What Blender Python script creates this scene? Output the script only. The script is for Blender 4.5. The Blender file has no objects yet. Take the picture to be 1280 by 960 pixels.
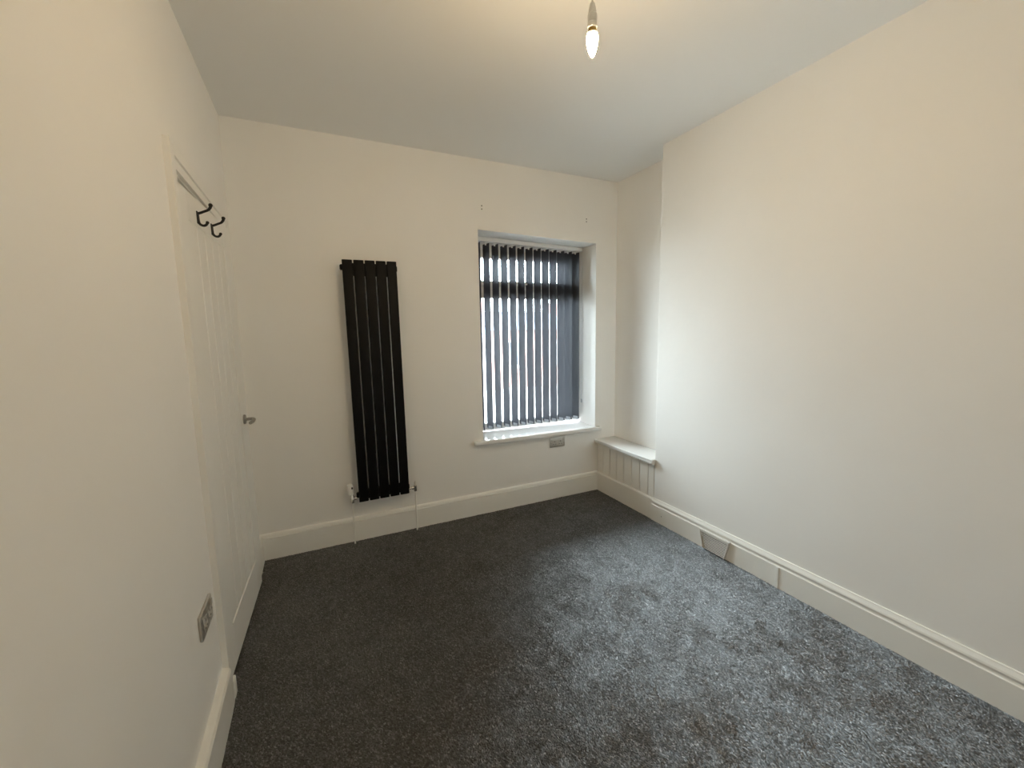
import bpy, bmesh, math, random
import numpy as np
from mathutils import Vector, Matrix

random.seed(7)
rng = np.random.default_rng(11)
scene = bpy.context.scene
C = scene.collection
PI = math.pi

# ------------------------------------------------------------------ camera
FPX = 521.57
right = Vector((0.90387239, -0.42743594, -0.01769818))
up = Vector((0.06926102, 0.10538711, 0.99201636))
fwd = Vector((0.42215828, 0.89788199, -0.12486115))
cam_d = bpy.data.cameras.new('camera')
cam_d.sensor_fit = 'HORIZONTAL'
cam_d.sensor_width = 36.0
cam_d.lens = 36.0 * FPX / 1280.0
cam_d.clip_start = 0.02
cam = bpy.data.objects.new('camera', cam_d)
C.objects.link(cam)
M = Matrix.Identity(4)
for r in range(3):
    M[r][0] = right[r]; M[r][1] = up[r]; M[r][2] = -fwd[r]
M[0][3], M[1][3], M[2][3] = 0.4002, -2.9781, 1.4256
cam.matrix_world = M
scene.camera = cam

# ------------------------------------------------------------------ world: even overcast sky
SKY = 26.0
world = bpy.data.worlds.new('world'); scene.world = world
world.use_nodes = True
bg = world.node_tree.nodes['Background']
bg.inputs['Color'].default_value = (0.83, 0.92, 1.0, 1)
bg.inputs['Strength'].default_value = SKY
BULB = 800.0
BULB_COLOR = (1.0, 0.73, 0.41)

# the window opening, declared to the renderer as a sky portal: gives off no light itself, only tells
# the sampler where the sky comes in
pd = bpy.data.lights.new('window_portal', 'AREA'); pd.shape = 'RECTANGLE'; pd.size = 1.06; pd.size_y = 1.60
pd.cycles.is_portal = True
po = bpy.data.objects.new('window_portal', pd); C.objects.link(po)
po.location = (2.077, 0.345, 1.37); po.rotation_euler = (-PI / 2, 0, 0)

scene.view_settings.view_transform = 'Standard'
scene.view_settings.look = 'None'
scene.view_settings.gamma = 1.0
scene.view_settings.use_curve_mapping = False
scene.view_settings.exposure = 0.0
scene.cycles.max_bounces = 16          # white walls: let the light bounce as it would
scene.cycles.diffuse_bounces = 12

# ------------------------------------------------------------------ room measures (metres)
H = 2.665            # ceiling
W = 2.636            # chimney breast / boxing plane
W2 = 2.825           # alcove wall
ALC = 0.698          # alcove length from the back wall
YR = -3.85           # wall behind the camera
HB = 0.166           # baseboard height
WX0, WX1 = 1.545, 2.609          # window opening
def ztop(x): return 2.173 - 0.0236 * (x - WX0)
def zsill(x): return 0.590 - 0.0125 * (x - 1.467)

# ------------------------------------------------------------------ materials
def mat(name, color, rough=0.6, metal=0.0, noise=None, bump=None, spec=None, sheen=0.0, coat=0.0):
    m = bpy.data.materials.new(name); m.use_nodes = True
    nt = m.node_tree; b = nt.nodes['Principled BSDF']
    b.inputs['Base Color'].default_value = (*color, 1)
    b.inputs['Roughness'].default_value = rough
    b.inputs['Metallic'].default_value = metal
    if spec is not None: b.inputs['Specular IOR Level'].default_value = spec
    if sheen: b.inputs['Sheen Weight'].default_value = sheen
    if coat: b.inputs['Coat Weight'].default_value = coat
    tc = nt.nodes.new('ShaderNodeTexCoord')
    if noise:
        sc, amt = noise
        n = nt.nodes.new('ShaderNodeTexNoise'); n.inputs['Scale'].default_value = sc; n.inputs['Detail'].default_value = 4
        nt.links.new(tc.outputs['Object'], n.inputs['Vector'])
        mx = nt.nodes.new('ShaderNodeMix'); mx.data_type = 'RGBA'
        mx.inputs['A'].default_value = (*[max(0, c * (1 - amt)) for c in color], 1)
        mx.inputs['B'].default_value = (*[min(1, c * (1 + amt)) for c in color], 1)
        nt.links.new(n.outputs['Fac'], mx.inputs['Factor'])
        nt.links.new(mx.outputs['Result'], b.inputs['Base Color'])
    prev = None
    for sc, st, dist in (bump or []):
        n = nt.nodes.new('ShaderNodeTexNoise'); n.inputs['Scale'].default_value = sc; n.inputs['Detail'].default_value = 3
        nt.links.new(tc.outputs['Object'], n.inputs['Vector'])
        bp = nt.nodes.new('ShaderNodeBump'); bp.inputs['Strength'].default_value = st; bp.inputs['Distance'].default_value = dist
        nt.links.new(n.outputs['Fac'], bp.inputs['Height'])
        if prev: nt.links.new(prev.outputs['Normal'], bp.inputs['Normal'])
        prev = bp
    if prev: nt.links.new(prev.outputs['Normal'], b.inputs['Normal'])
    return m

def emission(name, color, strength):
    m = bpy.data.materials.new(name); m.use_nodes = True
    nt = m.node_tree; nt.nodes.clear()
    o = nt.nodes.new('ShaderNodeOutputMaterial'); e = nt.nodes.new('ShaderNodeEmission')
    e.inputs['Color'].default_value = (*color, 1); e.inputs['Strength'].default_value = strength
    nt.links.new(e.outputs[0], o.inputs[0]); return m

def glass(name):
    m = bpy.data.materials.new(name); m.use_nodes = True
    nt = m.node_tree; nt.nodes.clear()
    o = nt.nodes.new('ShaderNodeOutputMaterial'); t = nt.nodes.new('ShaderNodeBsdfTransparent')
    t.inputs['Color'].default_value = (0.93, 0.96, 0.95, 1)
    g = nt.nodes.new('ShaderNodeBsdfGlossy'); g.inputs['Roughness'].default_value = 0.02
    f = nt.nodes.new('ShaderNodeFresnel'); f.inputs['IOR'].default_value = 1.45
    mx = nt.nodes.new('ShaderNodeMixShader')
    nt.links.new(f.outputs[0], mx.inputs[0]); nt.links.new(t.outputs[0], mx.inputs[1]); nt.links.new(g.outputs[0], mx.inputs[2])
    nt.links.new(mx.outputs[0], o.inputs[0]); return m

def slat_mat():
    m = bpy.data.materials.new('charcoal_blind_fabric'); m.use_nodes = True
    nt = m.node_tree; b = nt.nodes['Principled BSDF']; o = nt.nodes['Material Output']
    b.inputs['Base Color'].default_value = (0.060, 0.063, 0.074, 1); b.inputs['Roughness'].default_value = 0.5
    tc = nt.nodes.new('ShaderNodeTexCoord'); mp = nt.nodes.new('ShaderNodeMapping'); mp.inputs['Scale'].default_value = (900, 900, 60)
    n = nt.nodes.new('ShaderNodeTexNoise'); n.inputs['Scale'].default_value = 1.0
    bp = nt.nodes.new('ShaderNodeBump'); bp.inputs['Strength'].default_value = 0.25; bp.inputs['Distance'].default_value = 0.0004
    nt.links.new(tc.outputs['Object'], mp.inputs[0]); nt.links.new(mp.outputs[0], n.inputs['Vector'])
    nt.links.new(n.outputs['Fac'], bp.inputs['Height']); nt.links.new(bp.outputs[0], b.inputs['Normal'])
    t = nt.nodes.new('ShaderNodeBsdfTranslucent'); t.inputs['Color'].default_value = (0.22, 0.23, 0.265, 1)
    mx = nt.nodes.new('ShaderNodeMixShader'); mx.inputs[0].default_value = 0.32
    nt.links.new(b.outputs[0], mx.inputs[1]); nt.links.new(t.outputs[0], mx.inputs[2]); nt.links.new(mx.outputs[0], o.inputs[0])
    return m

def carpet_mat(name, attr):
    m = bpy.data.materials.new(name); m.use_nodes = True
    nt = m.node_tree; b = nt.nodes['Principled BSDF']
    b.inputs['Roughness'].default_value = 0.40
    b.inputs['Specular IOR Level'].default_value = 1.0
    b.inputs['IOR'].default_value = 2.0
    b.inputs['Sheen Weight'].default_value = 0.1
    b.inputs['Sheen Roughness'].default_value = 0.35
    rp = nt.nodes.new('ShaderNodeValToRGB')
    if attr:
        a = nt.nodes.new('ShaderNodeAttribute'); a.attribute_name = 'tint'; src = a.outputs['Fac']
    else:
        tc = nt.nodes.new('ShaderNodeTexCoord'); n = nt.nodes.new('ShaderNodeTexNoise'); n.inputs['Scale'].default_value = 260
        nt.links.new(tc.outputs['Object'], n.inputs['Vector']); src = n.outputs['Fac']
    nt.links.new(src, rp.inputs[0])
    e = rp.color_ramp.elements
    e[0].position = 0.0; e[0].color = (0.004, 0.0039, 0.0039, 1)
    e[1].position = 1.0; e[1].color = (0.36, 0.355, 0.36, 1)
    for q, v in ((0.30, 0.012), (0.55, 0.045), (0.80, 0.15)):
        k = e.new(q); k.color = (v, v * 0.98, v * 0.99, 1)
    nt.links.new(rp.outputs[0], b.inputs['Base Color'])
    mr = nt.nodes.new('ShaderNodeMapRange'); mr.inputs['To Min'].default_value = 0.45; mr.inputs['To Max'].default_value = 1.0   # some yarns shine more
    nt.links.new(src, mr.inputs['Value']); nt.links.new(mr.outputs['Result'], b.inputs['Specular IOR Level'])
    return m

M_WALL = mat('white_emulsion_wall', (0.885, 0.875, 0.85), 0.62, noise=(2.2, 0.018), bump=[(3.0, 0.22, 0.02), (38, 0.12, 0.002), (220, 0.08, 0.0008)], spec=0.3)
M_CEIL = mat('white_emulsion_ceiling', (0.86, 0.865, 0.86), 0.75, noise=(1.5, 0.012), bump=[(2.0, 0.16, 0.02), (60, 0.08, 0.001)], spec=0.2)
M_GLOSS = mat('white_gloss_paint', (0.87, 0.86, 0.82), 0.28, noise=(6, 0.015), bump=[(45, 0.06, 0.001)])
M_DOOR = mat('white_satin_door_paint', (0.86, 0.85, 0.815), 0.38, noise=(5, 0.012), bump=[(40, 0.05, 0.001)])
M_UPVC = mat('white_upvc', (0.80, 0.81, 0.82), 0.3, noise=(9, 0.01))
M_SILL = mat('white_window_board', (0.85, 0.85, 0.84), 0.15, noise=(7, 0.012))
M_PLASTIC = mat('white_plastic', (0.80, 0.79, 0.76), 0.35, noise=(30, 0.01))
M_HOLDER = mat('white_lampholder_plastic', (0.74, 0.73, 0.70), 0.4, noise=(60, 0.02))
M_RAD = mat('black_powder_coat', (0.0035, 0.0035, 0.004), 0.5, noise=(40, 0.15), bump=[(900, 0.1, 0.0003)], spec=0.16)
M_BLACK = mat('black_painted_iron', (0.008, 0.008, 0.009), 0.4, noise=(50, 0.15))
M_CHROME = mat('chrome', (0.75, 0.74, 0.72), 0.16, 1.0, noise=(30, 0.02))
M_STEEL = mat('brushed_steel', (0.36, 0.35, 0.33), 0.34, 1.0, noise=(80, 0.06))
M_PLATE = mat('satin_steel_plate', (0.62, 0.60, 0.56), 0.5, 1.0, noise=(90, 0.05))
M_INSERT = mat('light_grey_plastic', (0.52, 0.51, 0.48), 0.4, noise=(40, 0.02))
M_GLOW_COLLAR = mat('glow_tinted_collar', (0.42, 0.27, 0.07), 0.5, noise=(60, 0.04))  # yellow glow of the bulb on its collar, painted into the base colour
M_DARK = mat('dark_recess', (0.02, 0.02, 0.02), 0.8, noise=(40, 0.2))
M_SLAT = slat_mat()
M_WEIGHT = mat('grey_slat_weight', (0.45, 0.48, 0.53), 0.4, noise=(20, 0.03))
M_CHAIN = mat('white_bead_chain', (0.78, 0.80, 0.84), 0.35, noise=(60, 0.02))
M_GLASS = glass('window_glass')
M_PILE = carpet_mat('grey_carpet_pile', True)
M_CARPET = carpet_mat('grey_carpet_backing', False)
M_STONE = mat('pale_stone_wall', (0.62, 0.585, 0.56), 0.9, noise=(1.3, 0.28))
M_BRICK = mat('red_brick_wall', (0.62, 0.36, 0.31), 0.9, noise=(3, 0.25))
M_SLATE = mat('blue_grey_slate', (0.36, 0.43, 0.54), 0.7, noise=(2, 0.15))
M_TARMAC = mat('pale_paving', (0.62, 0.61, 0.59), 0.9, noise=(2, 0.15))
M_OUTGL = mat('dark_window_glass', (0.10, 0.12, 0.15), 0.08, noise=(1, 0.1))

# ------------------------------------------------------------------ mesh helpers
def bm_new(): return bmesh.new()

def add_box(bm, x0, x1, y0, y1, z0, z1):
    v = [bm.verts.new(p) for p in ((x0,y0,z0),(x1,y0,z0),(x1,y1,z0),(x0,y1,z0),(x0,y0,z1),(x1,y0,z1),(x1,y1,z1),(x0,y1,z1))]
    for f in ((3,2,1,0),(4,5,6,7),(0,1,5,4),(1,2,6,5),(2,3,7,6),(3,0,4,7)):
        bm.faces.new([v[i] for i in f])
    return v

def add_hexa(bm, pts):
    """eight corners: bottom four (ccw from above) then top four"""
    v = [bm.verts.new(p) for p in pts]
    for f in ((3,2,1,0),(4,5,6,7),(0,1,5,4),(1,2,6,5),(2,3,7,6),(3,0,4,7)):
        bm.faces.new([v[i] for i in f])

def bevel(bm, w, seg=2):
    bmesh.ops.bevel(bm, geom=list(bm.edges), offset=w, segments=seg, profile=0.5, affect='EDGES', clamp_overlap=True)
    return bm

def bbox_bm(x0, x1, y0, y1, z0, z1, w=0.0, seg=2):
    bm = bm_new(); add_box(bm, x0, x1, y0, y1, z0, z1)
    if w: bevel(bm, w, seg)
    return bm

def add_lathe(bm, prof, origin, axis='z', n=24, cap=True):
    """prof: list of (radius, height) along the axis from origin"""
    rings = []
    for r, h in prof:
        ring = []
        for k in range(n):
            a = 2 * PI * k / n
            c, s = r * math.cos(a), r * math.sin(a)
            p = {'z': (c, s, h), 'x': (h, c, s), 'y': (s, h, c)}[axis]
            ring.append(bm.verts.new((origin[0] + p[0], origin[1] + p[1], origin[2] + p[2])))
        rings.append(ring)
    for a, b in zip(rings[:-1], rings[1:]):
        for k in range(n):
            bm.faces.new((a[k], a[(k + 1) % n], b[(k + 1) % n], b[k]))
    if cap:
        bm.faces.new(rings[0][::-1]); bm.faces.new(rings[-1])

def add_tube(bm, pts, radii, n=12):
    pts = [Vector(p) for p in pts]
    if not hasattr(radii, '__len__'): radii = [radii] * len(pts)
    ref = None; rings = []
    for i, p in enumerate(pts):
        t = (pts[min(i + 1, len(pts) - 1)] - pts[max(i - 1, 0)]).normalized()
        if ref is None:
            ref = Vector((0, 1, 0)) if abs(t.y) < 0.9 else Vector((1, 0, 0))
        u = (ref - t * ref.dot(t)).normalized(); w = t.cross(u); ref = u
        rings.append([bm.verts.new(p + radii[i] * (u * math.cos(2*PI*k/n) + w * math.sin(2*PI*k/n))) for k in range(n)])
    for a, b in zip(rings[:-1], rings[1:]):
        for k in range(n):
            bm.faces.new((a[k], a[(k + 1) % n], b[(k + 1) % n], b[k]))
    bm.faces.new(rings[0][::-1]); bm.faces.new(rings[-1])

def add_ball(bm, c, r, sx=1, sy=1, sz=1):
    bmesh.ops.create_icosphere(bm, subdivisions=2, radius=r, matrix=Matrix.Translation(Vector(c)) @ Matrix.Diagonal((sx, sy, sz, 1)))

def add_sweep(bm, prof, a, b, normal):
    """closed profile of (out, z) swept in a straight line from a to b on the floor; out runs along normal"""
    a = Vector(a); b = Vector(b); nrm = Vector(normal)
    ra = [bm.verts.new(a + nrm * o + Vector((0, 0, z))) for o, z in prof]
    rb = [bm.verts.new(b + nrm * o + Vector((0, 0, z))) for o, z in prof]
    n = len(prof)
    for k in range(n):
        bm.faces.new((ra[k], ra[(k + 1) % n], rb[(k + 1) % n], rb[k]))
    bm.faces.new(ra[::-1]); bm.faces.new(rb)

def smooth_path(pts, n=8):
    """Catmull-Rom through the points"""
    P = [Vector(p) for p in pts]; out = []
    for i in range(len(P) - 1):
        p0, p1, p2, p3 = P[max(i-1,0)], P[i], P[i+1], P[min(i+2,len(P)-1)]
        for k in range(n):
            t = k / n
            out.append(0.5 * ((2*p1) + (p2-p0)*t + (2*p0-5*p1+4*p2-p3)*t*t + (3*p1-p0-3*p2+p3)*t**3))
    out.append(P[-1]); return out

def obj(name, bm, m, parent=None, smooth=False, local=False):
    """one mesh object; world-space shapes are moved into the parent's frame unless local"""
    bmesh.ops.recalc_face_normals(bm, faces=list(bm.faces))
    if parent is not None and not local:
        q = parent; off = Vector((0, 0, 0))
        while q is not None:
            off += q.location; q = q.parent
        bmesh.ops.translate(bm, vec=-off, verts=list(bm.verts))
    me = bpy.data.meshes.new(name); bm.to_mesh(me); bm.free()
    me.materials.append(m)
    if smooth:
        me.shade_smooth()
        if hasattr(me, 'set_sharp_from_angle'): me.set_sharp_from_angle(angle=math.radians(38))
    o = bpy.data.objects.new(name, me); C.objects.link(o)
    if parent is not None: o.parent = parent
    return o

def empty(name, loc=(0, 0, 0), rot=(0, 0, 0)):
    o = bpy.data.objects.new(name, None); C.objects.link(o)
    o.empty_display_size = 0.05
    o.location = loc; o.rotation_euler = rot; return o

def tag(o, label, cat, group=None, kind=None):
    o['label'] = label; o['category'] = cat
    if group: o['group'] = group
    if kind: o['kind'] = kind
    return o

def struct(o, label=None):
    o['kind'] = 'structure'
    if label: o['label'] = label
    return o

def copy_tree(o, parent=None):
    c = o.copy(); C.objects.link(c); c.parent = parent
    for ch in list(o.children): copy_tree(ch, c)
    return c

# ------------------------------------------------------------------ room shell
FZ = -0.008
bm = bm_new(); add_box(bm, -0.12, 3.1, YR - 0.1, 0.34, FZ - 0.12, FZ)
struct(obj('floor', bm, M_CARPET), 'dark grey carpeted floor of the empty room')

bm = bm_new(); add_box(bm, -0.12, 3.1, YR - 0.1, 0.34, H, H + 0.12)
struct(obj('ceiling', bm, M_CEIL), 'plain white painted ceiling')

# left wall with the door opening
DY0, DY1, DZ = -1.078, -0.252, 2.022
bm = bm_new()
add_box(bm, -0.11, 0, YR - 0.1, DY0, FZ - 0.1, H)
add_box(bm, -0.11, 0, DY1, 0.34, FZ - 0.1, H)
add_box(bm, -0.11, 0, DY0, DY1, DZ, H)
wall_left = struct(obj('wall_left', bm, M_WALL), 'white painted wall with the boarded door')

# back wall with the window opening (head and sill of the opening run slightly downhill)
TB = 0.34
bm = bm_new()
add_box(bm, 0, WX0, 0, TB, FZ - 0.1, H)
add_box(bm, WX1, W2 + 0.2, 0, TB, FZ - 0.1, H)
add_hexa(bm, [(WX0,0,ztop(WX0)),(WX1,0,ztop(WX1)),(WX1,TB,ztop(WX1)),(WX0,TB,ztop(WX0)),(WX0,0,H),(WX1,0,H),(WX1,TB,H),(WX0,TB,H)])
add_box(bm, WX0, WX1, 0, TB, FZ - 0.1, 0.548)
wall_back = struct(obj('wall_back', bm, M_WALL), 'white painted end wall with the window and radiator')

# alcove wall and chimney breast
bm = bm_new(); add_box(bm, W2, W2 + 0.2, -ALC - 0.05, 0, FZ - 0.1, H)
struct(obj('wall_alcove', bm, M_WALL), 'white painted alcove wall beside the window')
bm = bm_new(); add_box(bm, W, W + 0.42, YR - 0.1, -ALC, FZ - 0.1, H)
bmesh.ops.bevel(bm, geom=[e for e in bm.edges if all(abs(v.co.x - W) < 1e-4 and abs(v.co.y + ALC) < 1e-4 for v in e.verts)], offset=0.008, segments=3, profile=0.5, affect='EDGES')
wall_right = struct(obj('wall_right', bm, M_WALL), 'long white painted chimney breast wall')
bm = bm_new(); add_box(bm, -0.12, 3.1, YR - 0.1, YR, FZ - 0.1, H)
struct(obj('wall_rear', bm, M_WALL), 'white wall behind the viewer')
bm = bm_new(); add_box(bm, -0.16, -0.115, DY0 - 0.15, DY1 + 0.15, FZ - 0.1, DZ + 0.15)  # unseen panel added to keep sky light from leaking round the door
struct(obj('door_light_stop', bm, M_WALL), 'unseen added panel that stops light behind the door')

# screw holes left over the window
for hx, hz in ((1.580, 2.343), (1.580, 2.320), (2.507, 2.337), (2.507, 2.315)):
    bm = bm_new(); add_lathe(bm, [(0.0045, 0.0), (0.0040, 0.0012)], (hx, 0.0003, hz), 'y', 12)
    bmesh.ops.translate(bm, vec=(0, -0.0013, 0), verts=list(bm.verts))
    obj('screw_hole', bm, M_DARK, wall_back)

# ------------------------------------------------------------------ baseboards
OGEE = [(0, FZ), (0.020, FZ), (0.020, 0.117), (0.0155, 0.121), (0.0135, 0.127), (0.0135, 0.132), (0.0175, 0.1345),
        (0.0185, 0.140), (0.0165, 0.147), (0.012, 0.154), (0.0085, 0.160), (0.007, HB - 0.001), (0, HB)]
PLAIN = [(0, FZ), (0.015, FZ), (0.015, 0.152), (0.010, 0.161), (0, 0.162)]
BACKB = [(0, FZ), (0.020, FZ), (0.020, 0.1385), (0.0130, 0.1395), (0.0130, 0.1430), (0.0185, 0.1440), (0.014, 0.158), (0.008, HB - 0.002), (0, HB)]
bm = bm_new(); add_sweep(bm, BACKB, (0, 0, 0), (W - 0.013, 0, 0), (0, -1, 0))
struct(obj('baseboard_back', bm, M_GLOSS), 'white gloss baseboard under the window and radiator')
bm = bm_new(); add_sweep(bm, OGEE, (W, -ALC + 0.002, 0), (W, YR, 0), (-1, 0, 0))
bb_right = struct(obj('baseboard_right', bm, M_GLOSS), 'white moulded baseboard along the chimney breast wall')
bm = bbox_bm(W - 0.0245, W - 0.0185, -1.6590, -1.6420, FZ, 0.116, 0.0022)
obj('joint_strip', bm, M_GLOSS, bb_right)
bm = bm_new(); add_lathe(bm, [(0.003, 0), (0.0025, 0.0012)], (W - 0.0212, -0.80, 0.058), 'x', 10)
obj('nail_hole', bm, M_DARK, bb_right)
bm = bm_new(); add_sweep(bm, PLAIN, (W, 0, 0), (W, -ALC + 0.002, 0), (-1, 0, 0))
struct(obj('baseboard_alcove', bm, M_GLOSS), 'plain white baseboard below the boxed-in alcove shelf')
LEFTB = [(0, FZ), (0.022, FZ), (0.022, 0.138), (0.0275, 0.146), (0.0275, 0.158), (0.022, 0.168), (0.014, 0.172), (0, 0.176)]
bm = bm_new(); add_sweep(bm, LEFTB, (0, YR, 0), (0, -1.198, 0), (1, 0, 0))
bb_left = struct(obj('baseboard_left', bm, M_GLOSS), 'white baseboard along the wall left of the door')
bm = bm_new(); add_sweep(bm, BACKB, (0, -0.16, 0), (0, -0.012, 0), (1, 0, 0))
obj('corner_length', bm, M_GLOSS, bb_left)

# ------------------------------------------------------------------ door lining, architrave and leaf
trim = struct(empty('trim_1', (0, -0.66, 0)), 'white moulded architrave around the door')
def architrave(name, pts):   # pts: outline on the wall plane (y, z), inner->outer order irrelevant; two-step section
    bm = bm_new()
    (ay, az), (by, bz), (cy, cz), (dy, dz) = pts    # outer a-b, inner d-c
    def q(p, t, x): return (x, p[0] + (t[0] - p[0]), p[1])
    lay = []
    for f, x in ((0.0, 0.0), (0.0, 0.020), (0.10, 0.022), (0.55, 0.019), (0.60, 0.013), (1.0, 0.011), (1.0, 0.0)):
        s = (x, ay + (dy - ay) * f, az + (dz - az) * f); e = (x, by + (cy - by) * f, bz + (cz - bz) * f)
        lay.append((bm.verts.new(s), bm.verts.new(e)))
    n = len(lay)
    for k in range(n):
        a, b = lay[k], lay[(k + 1) % n]
        bm.faces.new((a[0], a[1], b[1], b[0]))
    bm.faces.new([l[0] for l in lay]); bm.faces.new([l[1] for l in lay][::-1])
    return obj(name, bm, M_DOOR, trim)
AO0, AO1, AI0, AI1, AZO, AZI = -1.198, -0.160, -1.108, -0.236, 2.078, 2.004
architrave('architrave_leg', [(AO0, FZ), (AO0, AZO), (AI0, AZI), (AI0, FZ)])
architrave('architrave_leg', [(AO1, FZ), (AO1, AZO), (AI1, AZI), (AI1, FZ)])
architrave('architrave_head', [(AO0, AZO), (AO1, AZO), (AI1, AZI), (AI0, AZI)])
# paint-lumped foot of the near leg
bm = bbox_bm(-0.0005, 0.0220, -1.150, -1.105, FZ, 0.070, 0.006, 2); obj('architrave_foot', bm, M_DOOR, trim, True)
for (y0, y1, z0, z1) in ((DY0, -1.050, FZ, DZ), (-0.280, DY1, FZ, DZ), (-1.050, -0.280, 1.996, DZ)):
    bm = bbox_bm(-0.11, -0.001, y0, y1, z0, z1, 0.001, 1); obj('door_lining', bm, M_DOOR, trim)

DW, DH, DT = 0.762, 1.984, 0.036
door = struct(empty('door_1', (-0.0065, -1.046, 0.004), (0, 0, -math.radians(2.8))), 'white boarded cottage door standing slightly ajar')
def leaf(name, y0, y1, z0, z1, x0=-DT, x1=0.0, w=0.002):
    return obj(name, bbox_bm(x0, x1, y0, y1, z0, z1, w, 1), M_DOOR, door, local=True)
leaf('stile', 0.0, 0.101, 0, DH); leaf('stile', DW - 0.115, DW, 0, DH)
leaf('rail', 0.101, DW - 0.115, 0, 0.182); leaf('rail', 0.101, DW - 0.115, DH - 0.115, DH)
# quadrant bead on top of the bottom rail
bm = bm_new(); add_tube(bm, [(-0.004, 0.101, 0.184), (-0.004, DW - 0.115, 0.184)], 0.0058, 10)
obj('bead', bm, M_DOOR, door, True, local=True)
nb = 5
bw = (DW - 0.115 - 0.101) / nb
for k in range(nb):
    y0 = 0.101 + k * bw; y1 = y0 + bw
    bm = bm_new()
    g = 0.0065
    prof = [(-DT + 0.006, y0), (-0.0125, y0), (-0.0030, y0 + g), (-0.0030, y1 - g), (-0.0125, y1), (-DT + 0.006, y1)]
    lo = [bm.verts.new((x, y, 0.17)) for x, y in prof]; hi = [bm.verts.new((x, y, DH - 0.10)) for x, y in prof]
    for i in range(6): bm.faces.new((lo[i], lo[(i+1) % 6], hi[(i+1) % 6], hi[i]))
    bm.faces.new(lo[::-1]); bm.faces.new(hi)
    obj('board', bm, M_DOOR, door, local=True)
# lever handle
hy, hz = DW - 0.058, 0.974
handle = empty('handle', (0, hy, hz)); handle.parent = door; handle['label'] = 'brushed steel lever handle on a round rose'
bm = bm_new(); add_lathe(bm, [(0.026, 0.0), (0.026, 0.006), (0.0235, 0.009), (0.012, 0.010)], (0, 0, 0), 'x', 28)
obj('rose', bm, M_STEEL, handle, True, local=True)
bm = bm_new(); add_tube(bm, smooth_path([(0.008, 0, 0), (0.030, 0, 0), (0.044, -0.006, 0), (0.050, -0.024, -0.001), (0.051, -0.070, -0.003), (0.049, -0.112, -0.002)], 6),
                        [0.0085] * 8 + [0.0090] * 8 + [0.0095] * 8 + [0.0085] * 7, 14)
obj('lever', bm, M_STEEL, handle, True, local=True)
# latch faceplate edge
bm = bbox_bm(-0.028, -0.008, DW - 0.001, DW + 0.0012, 1.12, 1.22, 0.0005, 1); obj('latch_plate', bm, M_STEEL, door, local=True)

# ------------------------------------------------------------------ window
win = struct(empty('window_1', (2.07, 0.28, 0.60)), 'white plastic framed window behind the vertical blind')
YF0, YF1 = 0.262, 0.328
fb = 0.592; TR0, TR1 = 1.702, 1.800
def wbox(name, x0, x1, z0, z1, y0=YF0, y1=YF1, m=M_UPVC, w=0.004, parent=win):
    return obj(name, bbox_bm(x0, x1, y0, y1, z0, z1, w, 2), m, parent)
wbox('frame_post', WX0, WX0 + 0.062, fb, 2.15); wbox('frame_post', WX1 - 0.062, WX1, fb, 2.148)
bm = bm_new()
add_hexa(bm, [(WX0+.06,YF0,2.062),(WX1-.06,YF0,2.062),(WX1-.06,YF1,2.062),(WX0+.06,YF1,2.062),
              (WX0+.06,YF0,ztop(WX0)),(WX1-.06,YF0,ztop(WX1)),(WX1-.06,YF1,ztop(WX1)),(WX0+.06,YF1,ztop(WX0))])
obj('frame_head', bm, M_UPVC, win)
wbox('frame_bottom', WX0 + 0.06, WX1 - 0.06, fb, fb + 0.062)
wbox('transom', WX0 + 0.06, WX1 - 0.06, TR0, TR1)
# opening top light: sash inside the frame
for (x0, x1, z0, z1) in ((WX0 + .062, WX1 - .062, TR1, TR1 + .040), (WX0 + .062, WX1 - .062, 2.020, 2.063),
                         (WX0 + .062, WX0 + .104, TR1 + .04, 2.02), (WX1 - .104, WX1 - .062, TR1 + .04, 2.02)):
    wbox('sash_bar', x0, x1, z0, z1, YF0 - 0.012, YF1 - 0.01)
for (z0, z1) in ((fb + .055, TR0 + .006), (TR1 + .035, 2.026)):
    wbox('pane', WX0 + .058, WX1 - .058, z0, z1, 0.293, 0.299, M_GLASS, 0.0)
wbox('window_handle', 2.02, 2.13, TR1 + .012, TR1 + .026, YF0 - 0.036, YF0 - 0.012, M_UPVC, 0.003)
# inside window board with horns
bm = bm_new()
sx0, sx1 = 1.467, 2.652
def sl(x, d): return zsill(x) + d
add_hexa(bm, [(sx0,-.042,sl(sx0,-.032)),(sx1,-.042,sl(sx1,-.032)),(sx1,0.0,sl(sx1,-.032)),(sx0,0.0,sl(sx0,-.032)),
              (sx0,-.042,sl(sx0,0)),(sx1,-.042,sl(sx1,0)),(sx1,0.0,sl(sx1,0)),(sx0,0.0,sl(sx0,0))])
bevel(bm, 0.006, 3)
add_hexa(bm, [(WX0,-.006,sl(WX0,-.03)),(WX1,-.006,sl(WX1,-.03)),(WX1,.264,sl(WX1,-.03)),(WX0,.264,sl(WX0,-.03)),
              (WX0,-.006,sl(WX0,0)),(WX1,-.006,sl(WX1,0)),(WX1,.264,sl(WX1,0)),(WX0,.264,sl(WX0,0))])
obj('window_sill', bm, M_SILL, win, True)

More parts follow.
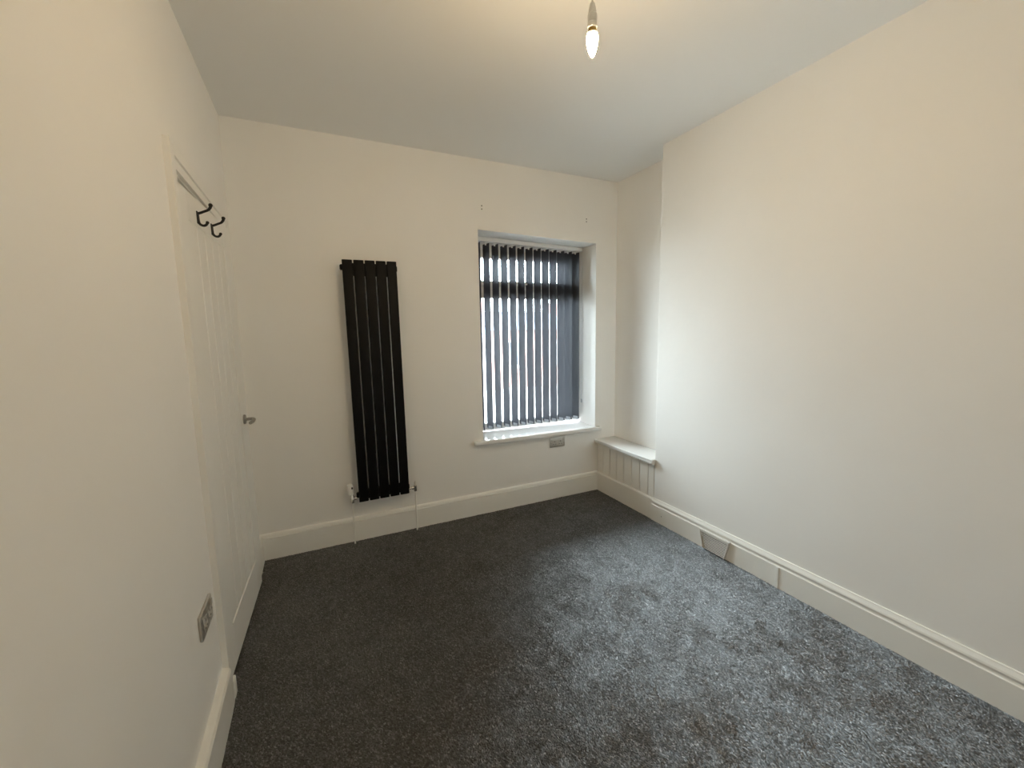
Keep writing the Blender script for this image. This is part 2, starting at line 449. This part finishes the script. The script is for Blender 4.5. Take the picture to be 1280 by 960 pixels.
# ------------------------------------------------------------------ vertical blind
blind = tag(empty('vertical_blind', (2.07, 0.2, 0.62)), 'charcoal vertical slat blind hanging in the window', 'blind')
YB, PITCH, X0 = 0.200, 0.0770, 1.6100
NS, HW, TH = 13, 0.0445, math.radians(76)
bm = bm_new()
hx0, hx1 = WX0 + 0.004, WX1 - 0.012
def hz_(x, d): return ztop(x) - 0.001 + d
add_hexa(bm, [(hx0,.182,hz_(hx0,-.034)),(hx1,.182,hz_(hx1,-.034)),(hx1,.222,hz_(hx1,-.034)),(hx0,.222,hz_(hx0,-.034)),
              (hx0,.182,hz_(hx0,0)),(hx1,.182,hz_(hx1,0)),(hx1,.222,hz_(hx1,0)),(hx0,.222,hz_(hx0,0))])
bevel(bm, 0.003, 2)
obj('head_rail', bm, M_UPVC, blind, True)
SL0 = 0.622
def slat_mesh(xc, th, ztp):
    bm = bm_new(); n = 7; rows = []
    for z in (SL0, SL0 + 0.03, 1.1, 1.6, ztp - 0.02, ztp):
        row = []
        for k in range(n):
            s = -1 + 2 * k / (n - 1)
            u = s * HW; v = 0.0030 * (1 - s * s)
            row.append(bm.verts.new((xc + u * math.cos(th) + v * math.sin(th), YB - u * math.sin(th) + v * math.cos(th), z)))
        rows.append(row)
    for a, b in zip(rows[:-1], rows[1:]):
        for k in range(n - 1): bm.faces.new((a[k], a[k+1], b[k+1], b[k]))
    bmesh.ops.solidify(bm, geom=list(bm.faces), thickness=0.0007)
    return bm
slat_ends = []
for i in range(NS):
    xc = X0 + i * PITCH
    th = TH + random.uniform(-0.012, 0.012)
    zt = ztop(xc) - 0.050
    sl_o = obj('slat', slat_mesh(xc, th, zt), M_SLAT, blind, True)
    bm = bm_new()    # bottom weight in the hem
    add_box(bm, -HW + 0.003, HW - 0.003, -0.0012, 0.0012, SL0 - 0.006, SL0 + 0.022); bevel(bm, 0.0008, 1)
    bmesh.ops.rotate(bm, verts=list(bm.verts), cent=(0, 0, 0), matrix=Matrix.Rotation(-th, 3, 'Z'))
    bmesh.ops.translate(bm, verts=list(bm.verts), vec=(xc + 0.003 * math.sin(th), YB + 0.003 * math.cos(th), 0))
    obj('bottom_weight', bm, M_WEIGHT, sl_o)
    bm = bm_new()    # hook at the top
    add_box(bm, xc - 0.010, xc + 0.010, YB - 0.0015, YB + 0.0015, zt - 0.012, ztop(xc) - 0.034)
    obj('hanger', bm, M_UPVC, sl_o)
    slat_ends.append((Vector((xc + HW*.9*math.cos(th), YB - HW*.9*math.sin(th), SL0 + 0.006)), Vector((xc - HW*.9*math.cos(th), YB + HW*.9*math.sin(th), SL0 + 0.006))))
for side in (0, 1):
    for i in range(NS - 1):
        a, b = slat_ends[i][side], slat_ends[i + 1][side]
        pts = []
        for k in range(9):
            t = k / 8; p = a.lerp(b, t); p.z -= 0.022 * 4 * t * (1 - t) * 0.8; pts.append(p)
        bm = bm_new(); add_tube(bm, pts, 0.0014, 6)
        obj('link_chain', bm, M_CHAIN, blind, True)
# control chain at the right end with its weight
cx_, cy_ = 2.585, 0.176
bm = bm_new(); add_tube(bm, [(cx_, cy_, ztop(cx_) - 0.03), (cx_ + 0.001, cy_, 1.4), (cx_, cy_, 0.80)], 0.0014, 6)
add_tube(bm, [(cx_ - 0.007, cy_ + .012, ztop(cx_) - 0.03), (cx_ - 0.006, cy_ + .012, 1.4), (cx_ - 0.003, cy_ + .004, 0.80)], 0.0010, 6)
obj('control_chain', bm, M_CHAIN, blind, True)
bm = bm_new(); add_lathe(bm, [(0.002, 0), (0.006, 0.006), (0.0065, 0.030), (0.003, 0.038)], (cx_ - 0.001, cy_, 0.765), 'z', 12)
obj('chain_weight', bm, M_WEIGHT, blind, True)

# ------------------------------------------------------------------ boxed-in alcove shelf
shelf = tag(empty('alcove_shelf', (2.72, -0.35, 0)), 'white boxed-in alcove shelf with grooved boards right of the window', 'shelf')
ST = 0.462
bm = bm_new()
add_box(bm, W - 0.036, W2, -ALC - 0.0, -0.001, ST - 0.028, ST)
add_box(bm, W - 0.036, W - 0.0005, -ALC - 0.014, -ALC, ST - 0.028, ST)
bmesh.ops.remove_doubles(bm, verts=list(bm.verts), dist=1e-5)
bevel(bm, 0.004, 2); obj('shelf_top', bm, M_SILL, shelf, True)
bm = bm_new(); add_box(bm, W - 0.030, W + 0.002, -ALC - 0.010, -0.001, ST - 0.040, ST - 0.028); obj('cover_mould', bm, M_GLOSS, shelf)
gy = [-0.001, -0.083, -0.174, -0.265, -0.356, -0.449, -0.540, -0.633, -ALC + 0.002]
for a, b in zip(gy[:-1], gy[1:]):
    bm = bm_new(); a -= 0.0026; b += 0.0026; g = 0.003
    prof = [(W + 0.016, a), (W + 0.003, a), (W + 0.0005, a - g), (W + 0.0005, b + g), (W + 0.003, b), (W + 0.016, b)]
    lo = [bm.verts.new((x, y, 0.12)) for x, y in prof]; hi = [bm.verts.new((x, y, ST - 0.03)) for x, y in prof]
    for i in range(6): bm.faces.new((lo[i], lo[(i+1) % 6], hi[(i+1) % 6], hi[i]))
    bm.faces.new(lo[::-1]); bm.faces.new(hi)
    obj('board', bm, M_GLOSS, shelf)
obj('backing_panel', bbox_bm(W + 0.0165, W + 0.022, -ALC + 0.004, -0.002, 0.12, ST - 0.03), M_DARK, shelf)

# ------------------------------------------------------------------ radiator
RX0, RX1, RZ0, RZ1 = 0.598, 0.934, 0.298, 1.896
YFR = -0.092
rad = tag(empty('radiator', ((RX0 + RX1) / 2, -0.05, (RZ0 + RZ1) / 2), (0, -math.radians(0.39), 0)), 'tall black flat-panel radiator on the wall left of the window', 'radiator')
pw = 0.0615; pit = (RX1 - RX0 - pw) / 4
for k in range(5):
    x0 = RX0 + k * pit
    obj('panel', bbox_bm(x0, x0 + pw, YFR, YFR + 0.015, RZ0, RZ1, 0.0045, 3), M_RAD, rad, True)
for z in (RZ0 + 0.028, RZ1 - 0.062):
    obj('header', bbox_bm(RX0 - 0.010, RX1 + 0.006, YFR + 0.014, YFR + 0.048, z, z + 0.034, 0.004, 2), M_RAD, rad, True)
    bm = bm_new()
    obj('end_cap', bbox_bm(RX0 - 0.013, RX0 - 0.008, YFR + 0.018, YFR + 0.044, z + 0.004, z + 0.030, 0.001, 1), M_RAD, rad)
    bm.free()
for k in range(4):   # welded bridges behind the gaps, top and bottom
    xg = RX0 + k * pit + pw
    for (z0, z1) in ((RZ0 + 0.016, RZ0 + 0.085), (RZ1 - 0.100, RZ1 - 0.020)):
        obj('bridge', bbox_bm(xg - 0.004, xg + pit - pw + 0.004, YFR + 0.007, YFR + 0.016, z0, z1, 0.001, 1), M_RAD, rad)
for z in (RZ0 + 0.20, RZ1 - 0.22):
    for x in (RX0 + 0.10, RX1 - 0.10):
        obj('bracket', bbox_bm(x - 0.014, x + 0.014, YFR + 0.014, -0.0005, z, z + 0.03, 0.002, 1), M_RAD, rad)
vz, vy = 0.322, YFR + 0.031
# thermostatic valve on the left
valve = empty('thermostatic_valve', (0, 0, 0)); valve.parent = rad; valve['label'] = 'white thermostatic valve with chrome body'
def vobj(name, bm, m, par): 
    bmesh.ops.translate(bm, vec=-Vector(rad.location), verts=list(bm.verts)); return obj(name, bm, m, par, True, local=True)
xl = 0.558
bm = bm_new(); add_lathe(bm, [(0.009, -0.030), (0.0125, -0.028), (0.0125, 0.018), (0.010, 0.022), (0.010, 0.032)], (xl, vy, vz), 'z', 16)
add_lathe(bm, [(0.008, 0.0), (0.008, 0.012), (0.012, 0.013), (0.012, 0.026), (0.0085, 0.027), (0.0085, RX0 - 0.010 - xl)], (xl, vy, vz), 'x', 16)
vobj('valve_body', bm, M_CHROME, valve)
bm = bm_new(); add_lathe(bm, [(0.015, 0.030), (0.0185, 0.034), (0.0195, 0.062), (0.0185, 0.090), (0.0155, 0.101), (0.010, 0.105)], (xl - 0.003, vy, vz), 'z', 20)
bmesh.ops.rotate(bm, verts=list(bm.verts), cent=(xl, vy, vz), matrix=Matrix.Rotation(math.radians(-5), 3, 'Y'))
vobj('valve_head', bm, M_PLASTIC, valve)
bm = bbox_bm(xl - 0.004, xl + 0.006, vy - 0.0205, vy - 0.017, vz + 0.074, vz + 0.086, 0.0005, 1)
vobj('dial_mark', bm, M_DARK, valve)
# lockshield valve on the right
lock = empty('lockshield_valve', (0, 0, 0)); lock.parent = rad; lock['label'] = 'small chrome lockshield valve'
xr = 0.982
bm = bm_new(); add_lathe(bm, [(0.008, -0.026), (0.0115, -0.024), (0.0115, 0.014), (0.008, 0.018)], (xr, vy, vz), 'z', 16)
add_lathe(bm, [(0.008, RX1 + 0.006 - xr), (0.008, -0.026), (0.012, -0.025), (0.012, -0.012), (0.008, -0.010), (0.008, 0.0)], (xr, vy, vz), 'x', 16)
vobj('valve_body', bm, M_CHROME, lock)
bm = bm_new(); add_lathe(bm, [(0.007, 0.018), (0.0085, 0.022), (0.007, 0.044), (0.003, 0.048)], (xr, vy, vz), 'z', 14)
vobj('valve_cap', bm, M_PLASTIC, lock)
for x, ox in ((xl, 0.0), (xr, 0.002)):
    bm = bm_new(); add_tube(bm, [(x, vy, vz - 0.02), (x + ox - 0.003, vy, 0.15), (x + ox - 0.004, vy, 0.0025)], 0.0055, 12)
    obj('pipe', bm, M_GLOSS, rad, True)

# ------------------------------------------------------------------ sockets
def socket(label, loc, rz):
    t = tag(empty('wall_socket', loc, (0, 0, rz)), label, 'socket', 'double wall sockets')
    pl = obj('faceplate', bbox_bm(-0.073, 0.073, -0.010, 0.0, -0.043, 0.043, 0.0030, 2), M_PLATE, t, True, local=True)
    for sx in (-1, 1):
        obj('rocker_switch', bbox_bm(sx*0.056 - 0.007, sx*0.056 + 0.007, -0.0140, -0.010, 0.010, 0.031, 0.0012, 1), M_INSERT, t, local=True)
        cx = sx * 0.028
        obj('insert', bbox_bm(cx - 0.0205, cx + 0.0205, -0.0109, -0.0095, -0.027, 0.015, 0.0004, 1), M_INSERT, t, local=True)
        for (dx, dz, w, h) in ((0, 0.006, 0.0045, 0.009), (-0.0105, -0.017, 0.0075, 0.0045), (0.0105, -0.017, 0.0075, 0.0045)):
            obj('pin_hole', bbox_bm(cx+dx-w/2, cx+dx+w/2, -0.0114, -0.0105, dz-h/2, dz+h/2), M_DARK, t, local=True)
        bm = bm_new(); add_lathe(bm, [(0.003, -0.0114), (0.003, -0.0105)], (sx * 0.0605, 0, 0.0 - 0.006), 'y', 10)
        obj('screw_head', bm, M_STEEL, t, local=True)
    return t
socket('satin metal double socket on the wall just below the window sill', (2.213, -0.0005, 0.487), 0)
socket('satin metal double socket low on the wall beside the door frame', (0.0005, -1.352, 0.487), PI / 2)

# ------------------------------------------------------------------ vent grille in the right baseboard
vent = tag(empty('vent_grille', (W - 0.02, -1.25, 0)), 'white louvred vent grille set in the right-hand baseboard', 'vent')
vy0, vy1 = -1.143, -1.362
def edge(z):
    s = 0.030 * (0.124 - z) / 0.124
    return vy0 - s, vy1 + s
def vslab(name, z0, z1, x0, x1, m, zs=0.0):
    bm = bm_new(); a0, b0 = edge(z0); a1, b1 = edge(z1)
    add_hexa(bm, [(x0, b0, z0), (x1, b0, z0 + zs), (x1, a0, z0 + zs), (x0, a0, z0), (x0, b1, z1), (x1, b1, z1 + zs), (x1, a1, z1 + zs), (x0, a1, z1)])
    return obj(name, bm, m, vent)
vslab('backing', 0.004, 0.122, W - 0.0215, W - 0.0195, M_DARK)
vslab('top_bar', 0.1115, 0.1245, W - 0.036, W - 0.020, M_PLASTIC)
for k in range(10):
    z = 0.004 + k * 0.0107
    vslab('louvre', z, z + 0.0048, W - 0.0310, W - 0.0265, M_PLASTIC, 0.0006)
for s in (0, 1):
    bm = bm_new(); ys = [edge(0.003)[s], edge(0.124)[s]]; w = -0.005 if s == 0 else 0.005
    y0, y1 = ys; lo, hi = 0.003, 0.124
    A = sorted((y0, y0 + w)); B = sorted((y1, y1 + w))
    add_hexa(bm, [(W-.037,A[0],lo),(W-.020,A[0],lo),(W-.020,A[1],lo),(W-.037,A[1],lo),(W-.037,B[0],hi),(W-.020,B[0],hi),(W-.020,B[1],hi),(W-.037,B[1],hi)])
    obj('side_bar', bm, M_PLASTIC, vent)

# ------------------------------------------------------------------ coat hooks on the door
def coat_hook(label, ly, lz):
    # frame of the door leaf: x out of the door, y along it
    th = math.radians(2.8)
    base = Vector((-0.0065 + ly * math.sin(th), -1.046 + ly * math.cos(th), lz))
    t = tag(empty('coat_hook', base, (0, 0, -th)), label, 'hook', 'black coat hooks on the door')
    obj('back_plate', bbox_bm(0.0, 0.0045, -0.008, 0.008, -0.042, 0.008, 0.0018, 2), M_BLACK, t, True, local=True)
    up_path = smooth_path([(0.003, 0, 0.000), (0.010, 0, 0.001), (0.027, 0, 0.009), (0.041, 0, 0.016), (0.0485, 0, 0.026), (0.0505, 0, 0.033)], 6)
    n = len(up_path)
    bm = bm_new(); add_tube(bm, up_path, [0.0058 - 0.0010 * math.sin(PI * min(1, i / (n * 0.8))) for i in range(n)], 12)
    add_ball(bm, (0.0508, 0, 0.0355), 0.0080)
    obj('upper_arm', bm, M_BLACK, t, True, local=True)
    lo_path = smooth_path([(0.003, 0, -0.002), (0.0035, 0, -0.022), (0.0055, 0, -0.038), (0.012, 0, -0.0455), (0.021, 0, -0.0475), (0.029, 0, -0.0435), (0.0335, 0, -0.036)], 6)
    bm = bm_new(); add_tube(bm, lo_path, 0.0050, 12); add_ball(bm, (0.034, 0, -0.0345), 0.0064)
    obj('lower_arm', bm, M_BLACK, t, True, local=True)
    for z in (0.003, -0.034):
        bm = bm_new(); add_lathe(bm, [(0.003, 0.004), (0.003, 0.0055), (0.0015, 0.006)], (0, 0.0045, z), 'x', 10)
        obj('screw', bm, M_BLACK, t, local=True)
    return t
coat_hook('black double coat hook on the door, nearer the hinge side', 0.219, 1.927)
coat_hook('black double coat hook on the door, nearer the window wall', 0.429, 1.927)

# ------------------------------------------------------------------ pendant light
px, py = 1.2165, -1.85
pend = tag(empty('pendant_light', (px, py, H)), 'bare lit candle bulb on a pendant cord under the ceiling', 'light')
bm = bm_new(); add_lathe(bm, [(0.036, H), (0.036, H - 0.006), (0.030, H - 0.018), (0.010, H - 0.026)], (px, py, 0), 'z', 28)
obj('ceiling_rose', bm, M_HOLDER, pend, True)
bm = bm_new(); add_tube(bm, [(px, py, H - 0.024), (px, py, 2.55), (px, py, 2.3811)], 0.0026, 10)
obj('cord', bm, M_HOLDER, pend, True)
holder = empty('lampholder', (0, 0, 0)); holder.parent = pend
bm = bm_new(); add_lathe(bm, [(0.0048, 2.3885), (0.0070, 2.3864), (0.0105, 2.3728), (0.0127, 2.3604), (0.0131, 2.3584)], (px, py, 0), 'z', 28)
obj('cap', bm, M_HOLDER, holder, True)
bm = bm_new(); add_lathe(bm, [(0.0131, 2.3568), (0.0142, 2.3553), (0.0142, 2.3366), (0.0129, 2.3350), (0.0129, 2.3329), (0.0145, 2.3314), (0.0145, 2.3200), (0.0113, 2.3178)], (px, py, 0), 'z', 28)
obj('skirt', bm, M_HOLDER, holder, True)
bulb = empty('bulb', (0, 0, 0)); bulb.parent = pend
bm = bm_new(); add_lathe(bm, [(0.0113, 2.3180), (0.0125, 2.3120), (0.0142, 2.3065), (0.0152, 2.3032)], (px, py, 0), 'z', 24)
obj('bulb_collar', bm, M_GLOW_COLLAR, bulb, True)
prof = [(0.0152, 2.3030), (0.0166, 2.2960), (0.0170, 2.2880), (0.0163, 2.2790), (0.0146, 2.2700), (0.0122, 2.2610), (0.0094, 2.2525), (0.0066, 2.2460), (0.0035, 2.2410), (0.0010, 2.2390)]
bm = bm_new(); add_lathe(bm, prof, (px, py, 0), 'z', 24)
g = obj('bulb_glass', bm, emission('glowing_warm_bulb', BULB_COLOR, BULB), bulb, True)
g['label'] = 'glowing frosted candle glass'

# ------------------------------------------------------------------ outside: the terrace across the way
bm = bm_new(); add_box(bm, -40, 45, 0.36, 60, -4.6, -4.4)
struct(obj('ground', bm, M_TARMAC), 'pale paving outside, below the window')
bm = bm_new(); add_box(bm, -8, 12, 0.36, 3.0, -4.4, -0.35)
struct(obj('terrace_bank', bm, M_TARMAC), 'raised paved strip outside the window')
bm = bbox_bm(-8, 12, 2.8, 3.05, -0.4, 0.52, 0.01, 1)
tag(obj('garden_wall', bm, M_STONE), 'low pale stone garden wall seen through the blind', 'wall')

def house(x0, x1, y0, zeave, wallm, label):
    t = tag(empty('terraced_house', ((x0 + x1) / 2, y0, -4.4)), label, 'house', 'houses across the way')
    bm = bm_new(); add_box(bm, x0, x1, y0, y0 + 8, -4.4, zeave); obj('house_wall', bm, wallm, t)
    bm = bm_new(); r = zeave + 1.15
    v = [bm.verts.new(p) for p in ((x0,y0-.3,zeave-.1),(x1,y0-.3,zeave-.1),(x1,y0+4,r),(x0,y0+4,r),(x0,y0+8.3,zeave-.1),(x1,y0+8.3,zeave-.1))]
    bm.faces.new((v[0],v[1],v[2],v[3])); bm.faces.new((v[3],v[2],v[5],v[4])); bm.faces.new((v[0],v[3],v[4])); bm.faces.new((v[1],v[5],v[2])); bm.faces.new((v[0],v[4],v[5],v[1]))
    rf = obj('roof', bm, M_SLATE, t)
    obj('chimney', bbox_bm(x0 + 0.2, x0 + 1.1, y0 + 3.6, y0 + 4.4, zeave + 0.6, r + 0.75, 0.02, 1), M_BRICK, rf)
    for cx in (x0 + (x1 - x0) * 0.27, x0 + (x1 - x0) * 0.73):
        for z in (-3.3, -0.6):
            f = obj('window_frame', bbox_bm(cx - 0.6, cx + 0.6, y0 - 0.08, y0 + 0.02, z, z + 1.5, 0.02, 1), M_UPVC, t)
            obj('pane', bbox_bm(cx - 0.5, cx - 0.03, y0 - 0.10, y0 - 0.06, z + 0.1, z + 1.4), M_OUTGL, f)
            obj('pane', bbox_bm(cx + 0.03, cx + 0.5, y0 - 0.10, y0 - 0.06, z + 0.1, z + 1.4), M_OUTGL, f)
            obj('window_ledge', bbox_bm(cx - 0.7, cx + 0.7, y0 - 0.16, y0 + 0.02, z - 0.14, z, 0.01, 1), M_STONE, t)
    return t
house(-3.0, 3.4, 19, 1.62, M_STONE, 'pale stone house with slate roof, first of the row across the way')
house(3.4, 9.4, 19, 1.45, M_STONE, 'pale stone house with slate roof seen between the left-hand slats')
house(9.4, 15.4, 19, 1.60, M_BRICK, 'red brick house with slate roof seen between the middle slats')
house(15.4, 21.6, 19, 1.45, M_STONE, 'pale stone house with slate roof just past the brick house')

# ------------------------------------------------------------------ carpet pile (real tufts)
def field(x, y, seed, freqs):
    r = np.random.default_rng(seed); out = np.zeros_like(x)
    for f, amp in freqs:
        for _ in range(5):
            a = r.uniform(0, 2 * np.pi); ph = r.uniform(0, 2 * np.pi); ff = f * r.uniform(0.7, 1.4)
            out += amp * np.sin(2 * np.pi * ff * (x * np.cos(a) + y * np.sin(a)) + ph)
    return out
def carpet():
    s = 0.0042
    gx, gy_ = np.meshgrid(np.arange(0.004, W + 0.004, s), np.arange(-2.75, -0.004, s))
    x = gx.ravel() + rng.uniform(-.45, .45, gx.size) * s; y = gy_.ravel() + rng.uniform(-.45, .45, gx.size) * s
    n = x.size
    h = 0.0056 + rng.uniform(-0.0016, 0.0016, n) + 0.0006 * field(x, y, 3, [(5, .4), (12, .3)])
    lx = -0.0042 + 0.0009 * field(x, y, 1, [(1.3, .5), (3.5, .5), (8, .4), (15, .3)]) + rng.normal(0, 0.0021, n)
    ly = 0.0042 + 0.0009 * field(x, y, 2, [(1.3, .5), (3.5, .5), (8, .4), (15, .3)]) + rng.normal(0, 0.0021, n)
    # keep tips off the baseboards and the door
    ly = np.where(y > -0.03, np.minimum(ly, 0), ly); lx = np.where(x > W - 0.03, np.minimum(lx, 0), lx)
    rad_ = 0.0054; ang = rng.uniform(0, 2 * np.pi, n)
    V = np.empty((n, 4, 3), np.float32)
    for k in range(3):
        a = ang + k * 2 * np.pi / 3
        V[:, k, 0] = x + rad_ * np.cos(a); V[:, k, 1] = y + rad_ * np.sin(a); V[:, k, 2] = FZ + 0.0012
    V[:, 3, 0] = x + lx; V[:, 3, 1] = y + ly; V[:, 3, 2] = FZ + h
    b = (np.arange(n) * 4)[:, None]
    F = np.concatenate([b + np.array([[0, 1, 3]]), b + np.array([[1, 2, 3]]), b + np.array([[2, 0, 3]])], axis=1).reshape(-1)
    me = bpy.data.meshes.new('carpet_pile')
    me.vertices.add(n * 4); me.vertices.foreach_set('co', V.ravel())
    nf = n * 3
    me.loops.add(nf * 3); me.loops.foreach_set('vertex_index', F.astype(np.int32))
    me.polygons.add(nf); me.polygons.foreach_set('loop_start', (np.arange(nf) * 3).astype(np.int32))
    me.update(calc_edges=True)
    t = np.clip(rng.beta(1.3, 1.9, n), 0, 1).astype(np.float32)
    at = me.attributes.new('tint', 'FLOAT', 'POINT'); at.data.foreach_set('value', np.repeat(t, 4))
    me.materials.append(M_PILE)
    o = bpy.data.objects.new('carpet_pile', me); C.objects.link(o)
    tag(o, 'mottled charcoal grey carpet pile covering the floor', 'carpet', kind='stuff')
carpet()
